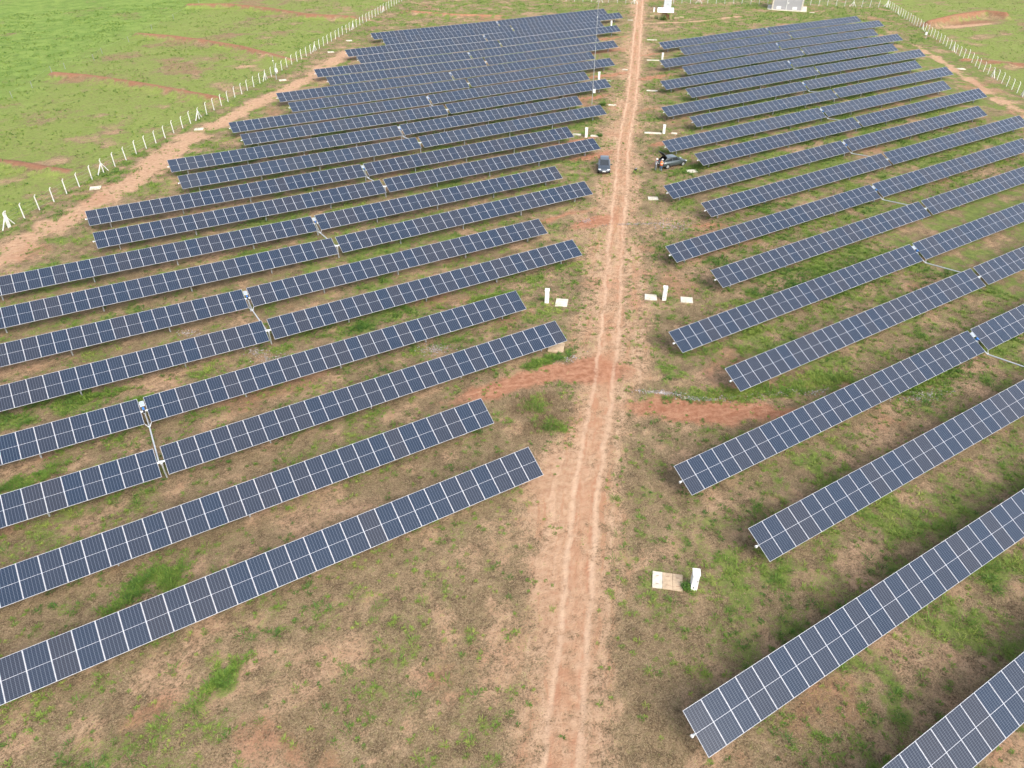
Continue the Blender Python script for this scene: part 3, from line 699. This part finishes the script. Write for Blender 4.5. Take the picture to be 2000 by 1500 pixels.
# ------------------------------------------------------------------ cars
def paint(name, col):
    m, t, b = nodes(name); n = N(t); v = n.noise(n.coord(), 4, 3)
    t.links.new(n.mix(v, tuple(c*.85 for c in col), tuple(c*1.15 for c in col)), b.inputs['Base Color'])
    b.inputs['Roughness'].default_value = .3; b.inputs['Metallic'].default_value = .35; b.inputs['Coat Weight'].default_value = .8; b.inputs['Coat Roughness'].default_value = .08; return m
MAT['glass'] = plain('tinted_car_glass', (.016, .021, .025), .08, 0, .1, 2, spec=.9)
MAT['lamp'] = plain('lamp_lens', (.75, .77, .80), .12, 0, .05, 5)
MAT['redlamp'] = plain('red_lamp_lens', (.35, .02, .02), .15, 0, .05, 5)
MAT['rim'] = plain('alloy_rim', (.48, .49, .50), .3, .5, .05, 5)
MAT['interior'] = plain('dark_interior', (.012, .012, .014), .8)
def car(x, y, rz, col, label, L=4.1, Wd=1.72, H=1.48, open_gate=False):
    pm = paint('car_paint', col); root = empty('parked_car', (x, y, gz(x, y)), rz); tag(root, label, 'car'); k = L/4.1; hw = Wd/2
    st = [(-2.05,.36,.72,.78),(-1.97,.28,.93,.91),(-1.5,.24,1.0,.99),(-.6,.21,.98,1.0),(.4,.21,.95,1.0),(.95,.22,.93,.99),(1.45,.24,.84,.97),(1.85,.28,.70,.88),(2.05,.36,.55,.68)]
    rings = []
    for (sx, zl, zt, w) in st:
        w *= hw; prof = [(.80, 0), (1, .14), (1.0, .55), (.97, .85), (.86, .99), (.45, 1.03)]
        half = [(w*a, zl+(zt-zl)*t_) for a, t_ in prof]
        rings.append([(sx*k, yy, zz) for yy, zz in half]+[(sx*k, -yy, zz) for yy, zz in half[::-1]])
    b = MB(); b.loft(rings, pm); b.build('body', root, smooth=True)
    A, B, Cc, D = (1.02*k, .80*hw, .92), (.30*k, .66*hw, H-.05), (-1.30*k, .64*hw, H-.03), (-1.93*k, .78*hw, .98)
    P_ = lambda p, s: Vector((p[0], s*p[1], p[2])); mid = ((B[0]+Cc[0])/2, .66*hw, H)
    b = MB(); vs = []
    for s in (1, -1): vs += [P_(A, s), P_(B, s), P_(mid, s), P_(Cc, s), P_(D, s)]
    rear = [] if open_gate else [(3, 8, 9, 4)]
    b.add(vs, [(0, 1, 2, 3, 4), (9, 8, 7, 6, 5), (0, 5, 6, 1), (1, 6, 7, 2), (2, 7, 8, 3)]+rear, pm); b.build('cabin', root)
    def pane(name, q, off, parent=root, mat=None):
        q = [Vector(v) for v in q]; nrm = (q[1]-q[0]).cross(q[3]-q[0]).normalized()
        bb = MB(); bb.add([v+nrm*off for v in q]+[v+nrm*(off-.01) for v in q], [(0, 1, 2, 3), (4, 7, 6, 5), (0, 4, 5, 1), (1, 5, 6, 2), (2, 6, 7, 3), (3, 7, 4, 0)], mat or MAT['glass']); return bb.build(name, parent)
    def bil(q, u0, u1, v0, v1):
        f = lambda u, v: (q[0]*(1-u)+q[1]*u)*(1-v)+(q[3]*(1-u)+q[2]*u)*v
        return [f(u0, v0), f(u1, v0), f(u1, v1), f(u0, v1)]
    ws = [P_(A, -1), P_(A, 1), P_(B, 1), P_(B, -1)]; pane('windshield', bil(ws, .05, .95, .06, .95), .012)
    for s in (1, -1):
        q = [P_(D, s), P_(A, s), P_(B, s), P_(Cc, s)]
        if s > 0: q = [q[1], q[0], q[3], q[2]]
        for (u0, u1) in ((.06, .50), (.53, .90)): pane('side_window', bil(q, 1-u1 if s > 0 else u0, 1-u0 if s > 0 else u1, .10, .88), .012)
    if not open_gate: pane('rear_window', bil([P_(D, 1), P_(D, -1), P_(Cc, -1), P_(Cc, 1)], .08, .92, .18, .92), .012)
    else:
        b = MB(); b.add([P_(D, 1)*1, P_(D, -1), P_(Cc, -1), P_(Cc, 1), (-.9*k, .6*hw, .75), (-.9*k, -.6*hw, .75), (-.9*k, -.55*hw, 1.3), (-.9*k, .55*hw, 1.3)], [(4, 5, 6, 7), (0, 1, 5, 4), (3, 7, 6, 2), (0, 4, 7, 3), (1, 2, 6, 5)], MAT['interior']); b.build('cargo_bay', root)
        h0 = Vector((Cc[0], 0, Cc[2]+.01)); d = Vector((-.70, 0, .71)); nn = Vector((.71, 0, .70))*.06
        w0, w1 = .62*hw, .74*hw; e = h0+d*1.05
        vs = [(h0.x, w0, h0.z), (h0.x, -w0, h0.z), (e.x, -w1, e.z), (e.x, w1, e.z)]
        b = MB(); b.add(vs+[tuple(Vector(v)+nn) for v in vs], [(0, 1, 2, 3), (4, 7, 6, 5), (0, 4, 5, 1), (1, 5, 6, 2), (2, 6, 7, 3), (3, 7, 4, 0)], pm); tg = b.build('tailgate', root)
        b = MB(); f = [Vector(v)-nn*.2 for v in vs]; b.add(f, [(3, 2, 1, 0)], MAT['interior']); b.build('inner_trim', tg)
    for sx in (-1.28, 1.30):
        for s in (1, -1):
            b = MB(); cy = s*(hw-.10); b.tube((sx*k, cy-.10, .31), (sx*k, cy+.10, .31), .31, MAT['dark'], 18); w_ = b.build('wheel', root)
            b = MB(); b.tube((sx*k, cy+s*.09, .31), (sx*k, cy+s*.113, .31), .205, MAT['rim'], 14); b.build('rim', w_)
            b = MB()
            for i in range(9):
                a0, a1 = math.pi*i/8-.0, math.pi*(i+1)/8
                if i < 8: b.add([(sx*k+.37*math.cos(a0), s*(hw+.004), .31+.37*math.sin(a0)), (sx*k+.37*math.cos(a1), s*(hw+.004), .31+.37*math.sin(a1)), (sx*k+.30*math.cos(a1), s*(hw+.004), .31+.30*math.sin(a1)), (sx*k+.30*math.cos(a0), s*(hw+.004), .31+.30*math.sin(a0))], [(0, 1, 2, 3)], MAT['dark'])
            b.build('wheel_arch', root)
    for s in (1, -1):
        b = MB(); b.box((1.84*k, s*hw*.70, .66), (.26, .34, .10), MAT['lamp'], Matrix.Rotation(-s*.45, 3, 'Z')); b.build('headlight', root, bevel=.03)
        b = MB(); b.box((-1.96*k, s*hw*.74, .86), (.12, .24, .22), MAT['redlamp']); b.build('tail_light', root, bevel=.02)
        b = MB(); b.box((.78*k, s*(hw+.10), 1.0), (.14, .20, .14), pm); b.build('mirror', root, bevel=.03)
    b = MB(); b.box((2.0*k, 0, .46), (.10, .9, .16), MAT['dark']); b.build('grille', root)
    b = MB(); b.box((2.06*k, 0, .44), (.02, .42, .13), MAT['white']); b.build('licence_plate', root)
    b = MB(); b.box((1.95*k, 0, .30), (.14, 1.3, .10), MAT['dark']); b.build('bumper_trim', root, bevel=.02)
    return root
car(62.15, 78.75, math.atan2(-.80, -.60), (.055, .070, .088), 'dark blue-grey car facing down the track beside its wheel ruts', L=4.25, Wd=1.76, H=1.56)
car(71.1, 74.65, -.07, (.060, .078, .082), 'dark green-grey hatchback with its tailgate raised', L=4.3, open_gate=True)

# ------------------------------------------------------------------ people
def cloth_body(name, trou, shirt, boot):
    m, t, b = nodes(name); n = N(t); x, y, z = n.sep(n.coord())
    z = n.math('ADD', z, n.math('MULTIPLY', n.math('SUBTRACT', n.noise(n.coord(), 9, 2), .5), .04))
    c = n.mix(n.ramp(z, .10, .13), boot, trou); c = n.mix(n.ramp(z, .90, .93), c, shirt); c = n.mix(n.ramp(z, 1.43, 1.46), c, (.33, .19, .13))
    t.links.new(c, b.inputs['Base Color']); b.inputs['Roughness'].default_value = .85; return m
def person(x, y, rz, label, trou, shirt, boot, vest, bend, armf):
    root = empty('person', (x, y, gz(x, y)), rz); tag(root, label, 'person')
    vs = []; es = []; rad = []
    def v(p, r): vs.append(p); rad.append(r); return len(vs)-1
    def e(*i): es.extend(zip(i[:-1], i[1:]))
    fb = lambda z: bend*max(0, z-.95)
    pel = v((0, 0, .95), .135); be = v((fb(1.12), 0, 1.12), .13); ch = v((fb(1.32), 0, 1.32), .15); nk = v((fb(1.46), 0, 1.47), .055); hd = v((fb(1.56)+.02, 0, 1.57), .085); ht = v((fb(1.66)+.02, 0, 1.66), .08)
    e(pel, be, ch, nk, hd, ht); ns = v((fb(1.58)+.11, 0, 1.57), .015); e(hd, ns)
    for s in (1, -1):
        hp = v((0, s*.10, .88), .095); kn = v((.03, s*.12, .50), .062); an = v((-.01+.03*s, s*.13, .09), .045); to = v((.14+.03*s, s*.15, .035), .038); e(pel, hp, kn, an, to)
        sh = v((fb(1.38), s*.19, 1.38), .062); el_ = v((fb(1.15)+.08+armf*.10, s*.24, 1.12), .047); wr = v((fb(1.1)+.16+armf*.22, s*.19, .98+armf*.14), .033); pa = v((fb(1.1)+.21+armf*.26, s*.18, .95+armf*.15), .032)
        e(ch, sh, el_, wr, pa)
        for i, (fo, fl) in enumerate(((-.028, .075), (-.010, .088), (.010, .084), (.028, .065))):
            f1 = v((vs[pa][0]+.05, vs[pa][1]+fo, vs[pa][2]-.01), .010); f2 = v((vs[pa][0]+.05+fl*.5, vs[pa][1]+fo, vs[pa][2]-.035), .008); e(pa, f1, f2)
        th = v((vs[pa][0]+.03, vs[pa][1]-s*.045, vs[pa][2]+.01), .010); e(pa, th)
    me = bpy.data.meshes.new('body'); me.from_pydata(vs, es, []); me.materials.append(cloth_body('work_clothes', trou, shirt, boot))
    o = link('body', me, root); o.modifiers.new('skin', 'SKIN')
    for k, r_ in enumerate(rad): me.skin_vertices[0].data[k].radius = (r_, r_*(1.25 if k in (1, 2) else 1))
    me.skin_vertices[0].data[0].use_root = True
    sd = o.modifiers.new('sub', 'SUBSURF'); sd.levels = 1; sd.render_levels = 1
    hx = fb(1.68)+.02; rings = []
    for i in range(6):
        a = i/5*math.pi/2*.96; rr = .135*math.cos(a); rings.append([(hx+rr*1.12*math.cos(t_), rr*math.sin(t_), 1.63+.135*math.sin(a)) for t_ in np.linspace(0, 2*math.pi, 14, endpoint=False)])
    b = MB(); b.loft(rings, MAT['white']); h_ = b.build('helmet', root, smooth=True)
    b = MB(); b.loft([[(hx+.03+.18*math.cos(t_), .15*math.sin(t_), z_) for t_ in np.linspace(0, 2*math.pi, 14, endpoint=False)] for z_ in (1.622, 1.636)], MAT['white']); b.build('brim', h_)
    if vest:
        rings = []
        for (z_, rx, ry) in ((.86, .165, .20), (1.05, .165, .195), (1.22, .175, .205), (1.36, .165, .20), (1.44, .10, .13)):
            rings.append([(fb(z_)+rx*math.cos(t_), ry*math.sin(t_), z_) for t_ in np.linspace(0, 2*math.pi, 16, endpoint=False)])
        b = MB(); b.loft(rings, plain('orange_vest', (.80, .17, .04), .7)); w_ = b.build('vest', root, smooth=True)
        b = MB(); b.loft([[(fb(z_)+.178*math.cos(t_), .208*math.sin(t_), z_) for t_ in np.linspace(0, 2*math.pi, 16, endpoint=False)] for z_ in (1.10, 1.15)], plain('reflective_tape', (.7, .7, .6), .4)); b.build('reflective_band', w_)
    return root
person(67.85, 74.35, math.atan2(-.25, 1), 'person in grey work clothes and white helmet at the open tailgate', (.17, .18, .19), (.30, .31, .33), (.02, .02, .025), False, .10, .6)
person(68.3, 73.75, math.atan2(.35, 1), 'person in orange vest, jeans and white helmet at the open tailgate', (.10, .14, .22), (.28, .30, .33), (.05, .04, .035), True, .22, .9)
root = empty('tool_bag', (65.7, 76.0, gz(65.7, 76.0)), .4); tag(root, 'small dark tool bag lying on the dirt beside the track', 'bag')
b = MB(); b.box((0, 0, .13), (.52, .28, .26), MAT['dark'], taper=.8); b.build('bag_body', root, bevel=.05)
b = MB(); b.box((.02, 0, .27), (.30, .16, .03), MAT['rim'], taper=.8); b.build('flap', root)
b = MB(); b.tube((-.14, 0, .27), (-.06, 0, .36), .014, MAT['dark'], 6); b.tube((-.06, 0, .36), (.08, 0, .36), .014, MAT['dark'], 6); b.tube((.08, 0, .36), (.15, 0, .27), .014, MAT['dark'], 6); b.build('handle', root)

# ------------------------------------------------------------------ loose stone
def stones(spots):
    Vs = []; lo = []; n0 = 0
    base = np.array([(1,0,0),(-1,0,0),(0,1,0),(0,-1,0),(0,0,1),(0,0,-1)], float)
    tri = np.array([(0,2,4),(2,1,4),(1,3,4),(3,0,4),(2,0,5),(1,2,5),(3,1,5),(0,3,5)])
    pts = []
    for (x, y, rx, ry, a, n) in spots:
        g = rng.normal(size=(n, 2))*(rx, ry); c, s = math.cos(R(a)), math.sin(R(a))
        pts.append(np.stack([x+c*g[:, 0]-s*g[:, 1], y+s*g[:, 0]+c*g[:, 1]], 1))
    p = np.concatenate(pts); n = len(p); z = ground_z(p[:, 0], p[:, 1])
    sz = rng.uniform(.02, .085, n)
    B = base[None]*(sz[:, None, None]*rng.uniform(.6, 1.3, (n, 6, 1)))*np.array([1, 1, .7]); th = rng.uniform(0, 6.28, n); c, s = np.cos(th)[:, None], np.sin(th)[:, None]
    X = B[..., 0]*c-B[..., 1]*s; Y = B[..., 0]*s+B[..., 1]*c
    V = np.stack([X+p[:, :1], Y+p[:, 1:], B[..., 2]+z[:, None]+.02], -1).reshape(-1, 3)
    L = (tri[None]+6*np.arange(n)[:, None, None]).reshape(-1)
    me = raw_mesh('gravel', V, L, np.arange(len(L)//3)*3, None, MAT['stone']); o = link('gravel', me, None, 'stuff')
    tag(o, 'loose grey crushed stone scattered in drainage lines', 'gravel')
stones([(34.6,33.8,.9,.15,-40,260),(36.7,31.6,.8,.15,-40,200),(39,30.5,.7,.15,-20,110),(42.3,29,1.2,.25,-20,150),(45.6,27.3,.7,.2,-15,90),(52.3,22.6,1.4,.4,-20,200),(54.4,61.6,1.6,.18,-30,150),(57.6,58.9,1.1,.8,-40,260),(7.4,57.2,.6,.4,-50,110),(8.6,55.2,.8,.4,-30,150),(10.3,54.2,1.0,.3,-20,120),(21.4,49.4,.8,.45,-20,200),(2.9,63.4,.5,.3,-40,70),(49.6,65.7,.6,.3,0,80),(31,42,.6,.3,0,60),(14.5,8.5,.6,.5,40,80)])

# ------------------------------------------------------------------ grass
def in_view(x, y, m=1.12):
    D = np.stack([x, y, np.full_like(x, -CAMZ-1.5)], 1); z = D @ fw; u = D @ rt/z*FPX; v = D @ up/z*FPX
    return (z > 1) & (np.abs(u) < 1000*m) & (np.abs(v) < 750*m)
def blades(P, length, width, tone, lift, droop, az=None):
    """one tapered blade per row of P"""
    n = len(P); az = rng.uniform(0, 2*math.pi, n) if az is None else az
    dx, dy = np.cos(az), np.sin(az); px, py = -dy*width/2, dx*width/2
    h1, r1 = length*.55*np.sin(lift), length*.55*np.cos(lift); l2 = lift-droop
    h2, r2 = h1+length*.5*np.sin(l2), r1+length*.5*np.cos(l2)
    z = lambda a, b, c: np.stack([a, b, c], 1)
    v0 = z(P[:, 0]-px, P[:, 1]-py, P[:, 2]); v1 = z(P[:, 0]+px, P[:, 1]+py, P[:, 2])
    v2 = z(P[:, 0]+dx*r1+px*.8, P[:, 1]+dy*r1+py*.8, P[:, 2]+h1); v3 = z(P[:, 0]+dx*r1-px*.8, P[:, 1]+dy*r1-py*.8, P[:, 2]+h1)
    v4 = z(P[:, 0]+dx*r2, P[:, 1]+dy*r2, P[:, 2]+np.maximum(h2, .01))
    V = np.stack([v0, v1, v2, v3, v4], 1).reshape(-1, 3)
    k = 5*np.arange(n)[:, None]; L = np.concatenate([k+np.array([0, 1, 2, 3]), k+np.array([3, 2, 4])], 1).reshape(-1)
    st = (7*np.arange(n)[:, None]+np.array([0, 4])).reshape(-1)
    return V, L, st, np.repeat(tone, 5)
KEEP_OUT = [(22.25,18.85,1.15),(23.3,17.75,.3),(35.95,50.6,.85),(44.2,46.8,.75),(46.9,44.5,.75),(30.9,44,.9),(61.1,66.7,.7),(72,71.4,.7),(78.4,87.5,.9),(95,107.6,.8),(111.6,127.3,.9),(62.15,78.75,1.7),(71.1,74.65,1.7),(145.2,162.7,1.5),(189.3,159.6,6.2),(157,175.4,1.4)]
def clear(x, y):
    k = np.ones(len(x), bool)
    for (a, b, r) in KEEP_OUT: k &= (x-a)**2+(y-b)**2 > r*r
    return k
def tufts(n_try, box, size, nb, wid, key, thr):
    x = rng.uniform(box[0], box[1], n_try); y = rng.uniform(box[2], box[3], n_try)
    ok = in_view(x, y); x, y = x[ok], y[ok]; m = masks(x, y)
    p = m['green']*(1-m['out']); keep = rng.random(len(x)) < np.clip(p*key, 0, 1)+.02*(1-m['pale'])
    keep &= (np.abs(m['d']) > 1.3) | (rng.random(len(x)) < .16)
    keep &= m['out'] < .5
    keep &= clear(x, y)
    return x[keep], y[keep], m['green'][keep]
allV, allL, allS, allT = [], [], [], []; vo = lo = 0
def push(V, L, st, T):
    global vo, lo
    allV.append(V); allL.append(L+vo); allS.append(st+lo); allT.append(T); vo += len(V); lo += len(L)
for (n_try, box, r0, r1, nb, wid, key, thr) in [(62000, (-25, 75, 2, 60), .12, .42, 22, .028, .60, 0), (90000, (-25, 130, 45, 118), .13, .40, 11, .045, .60, 0), (100000, (-20, 230, 105, 225), .14, .40, 6, .075, .60, 0)]:
    x, y, g = tufts(n_try, box, 0, nb, wid, key, thr); n = len(x)
    if nb == 22:                                   # dense stands of fresh grass
        for (px, py, rx, ry, a_, st_) in GREENP:
            c_, s_ = math.cos(R(a_)), math.sin(R(a_)); k_ = int(30*rx*ry*3.0*st_); q = rng.normal(size=(k_, 2))*(rx*.6, ry*.6)
            xx = px+c_*q[:, 0]-s_*q[:, 1]; yy = py+s_*q[:, 0]+c_*q[:, 1]; kk = clear(xx, yy); x = np.append(x, xx[kk]); y = np.append(y, yy[kk]); g = np.append(g, np.full(kk.sum(), .7))
        n = len(x)
    s = r0+(r1-r0)*rng.random(n)**1.8*(.45+1.0*g); big = rng.random(n) < .06; s = np.where(big, s*1.8, s)
    z = ground_z(x, y); tt = np.clip(fbm(x, y, .25)*1.3-.15+rng.normal(0, .16, n), 0, 1); tt = np.where(big, tt*.45, tt)
    k = np.repeat(np.arange(n), nb); spread = s[k]*rng.random(len(k))*.65; a = rng.uniform(0, 2*math.pi, len(k))
    P = np.stack([x[k]+spread*np.cos(a), y[k]+spread*np.sin(a), z[k]-.01], 1)
    push(*blades(P, s[k]*rng.uniform(.6, 1.25, len(k)), wid*rng.uniform(.7, 1.3, len(k)), np.clip(tt[k]+rng.normal(0, .1, len(k)), 0, 1), rng.uniform(.45, 1.25, len(k)), rng.uniform(.4, 1.4, len(k)), az=a+rng.normal(0, .7, len(k))))
x = rng.uniform(-20, 110, 60000); y = rng.uniform(95, 260, 60000); x = np.append(x, rng.uniform(150, 270, 14000)); y = np.append(y, rng.uniform(65, 150, 14000))
ok = in_view(x, y); x, y = x[ok], y[ok]; m = masks(x, y); ok = (m['out'] > .6) & (rng.random(len(x)) < .75*m['green']*smooth(.42, .6, fbm(x, y, .35))); x, y = x[ok], y[ok]; n = len(x)
s = rng.uniform(.14, .38, n); z = ground_z(x, y); k = np.repeat(np.arange(n), 6); a = rng.uniform(0, 2*math.pi, len(k)); sp = s[k]*rng.random(len(k))*.8
tt = np.clip(rng.normal(.45, .28, n), 0, 1)
push(*blades(np.stack([x[k]+sp*np.cos(a), y[k]+sp*np.sin(a), z[k]-.01], 1), s[k]*rng.uniform(.6, 1.2, len(k)), .075*rng.uniform(.7, 1.3, len(k)), np.clip(tt[k]+rng.normal(0, .1, len(k)), 0, 1), rng.uniform(.5, 1.3, len(k)), rng.uniform(.3, 1.2, len(k)), az=a))
V = np.concatenate(allV); print('grass verts', len(V))
me = raw_mesh('grass', V, np.concatenate(allL), np.concatenate(allS), None, MAT['grass'], {'tone': ('FLOAT', np.concatenate(allT))})
tag(link('grass', me, None, 'stuff'), 'green grass tufts growing between the panel rows and across the pasture', 'grass')
# dry straw litter
x = rng.uniform(-25, 60, 260000); y = rng.uniform(2, 60, 260000); ok = in_view(x, y) & (rng.random(260000) < np.clip(1.25-np.hypot(x, y)/75, .15, 1)); x, y = x[ok], y[ok]; m = masks(x, y)
keep = rng.random(len(x)) < .85*(1-np.clip(m['pale']*1.1, 0, 1))*(1-m['red'])*(np.abs(m['d']) > 2.2)*smooth(.25, .6, fbm(x, y, .6)); x, y = x[keep], y[keep]; n = len(x)
P = np.stack([x, y, ground_z(x, y)], 1)
V, L, st, T = blades(P, rng.uniform(.08, .30, n), rng.uniform(.010, .024, n), np.clip(rng.normal(.5, .3, n), 0, 1), rng.uniform(.1, .7, n), rng.uniform(.1, .5, n))
print('straw', n)
me = raw_mesh('dry_straw', V, L, st, None, MAT['straw'], {'tone': ('FLOAT', T)}); tag(link('dry_straw', me, None, 'stuff'), 'brown dry straw littering the soil between rows', 'dry grass')

# ------------------------------------------------------------------ single bushes
def bush(x, y, r, h, label, tone):
    root = empty('bush', (x, y, gz(x, y))); tag(root, label, 'bush')
    n = 420; u = rng.normal(size=(n, 3)); u /= np.linalg.norm(u, axis=1)[:, None]; u[:, 2] = np.abs(u[:, 2]); q = rng.random(n)**.4
    P = u*q[:, None]*np.array([r, r, h])*(1+.25*np.sin(5*np.arctan2(u[:, 1], u[:, 0])+x))[:, None]
    V, L, st, T = blades(P, rng.uniform(.12, .26, n)*r*1.5, rng.uniform(.05, .10, n)*r*1.6, np.clip(rng.normal(tone, .18, n), 0, 1), rng.uniform(-.2, 1.0, n), rng.uniform(.2, .9, n))
    link('foliage', raw_mesh('foliage', V, L, st, None, MAT['grass'], {'tone': ('FLOAT', T)}), root)
    b = MB()
    for k in range(5):
        a = k*1.26; b.tube((0, 0, -.05), (r*.5*math.cos(a), r*.5*math.sin(a), h*.6), .02, MAT['brown'], 5, .01)
    b.build('stem', root)
bush(81.2, 104.6, .75, .75, 'round green bush on red soil near the foot of the mast', .25)
bush(70.5, 91.0, .5, .5, 'round dark green weed growing over the edge of a pale slab', .1)
bush(143.9, 161.6, .95, 1.2, 'leafy green bush growing in front of the open shed', .3)
bush(22.9, 17.9, .36, .4, 'small green bush between the tan slabs and the large white box', .15)
# dead brush heap on the verge
n = 3600; g = rng.normal(size=(n, 2)); hlf = rng.random(n) < .5
x = np.where(hlf, 24.9+1.3*g[:, 0], 24.4+1.5*g[:, 0]); y = np.where(hlf, 38.0+.8*g[:, 1], 35.4+.75*g[:, 1])
P = np.stack([x, y, ground_z(x, y)], 1)
V, L, st, T = blades(P, rng.uniform(.12, .40, n), rng.uniform(.012, .028, n), np.clip(rng.normal(.38, .22, n), 0, 1), rng.uniform(.2, 1.3, n), rng.uniform(.1, .8, n))
tag(link('dead_brush', raw_mesh('dead_brush', V, L, st, None, MAT['straw'], {'tone': ('FLOAT', T)}), None, 'stuff'), 'dark dead brush heaped on the verge beside the red soil', 'dry brush')
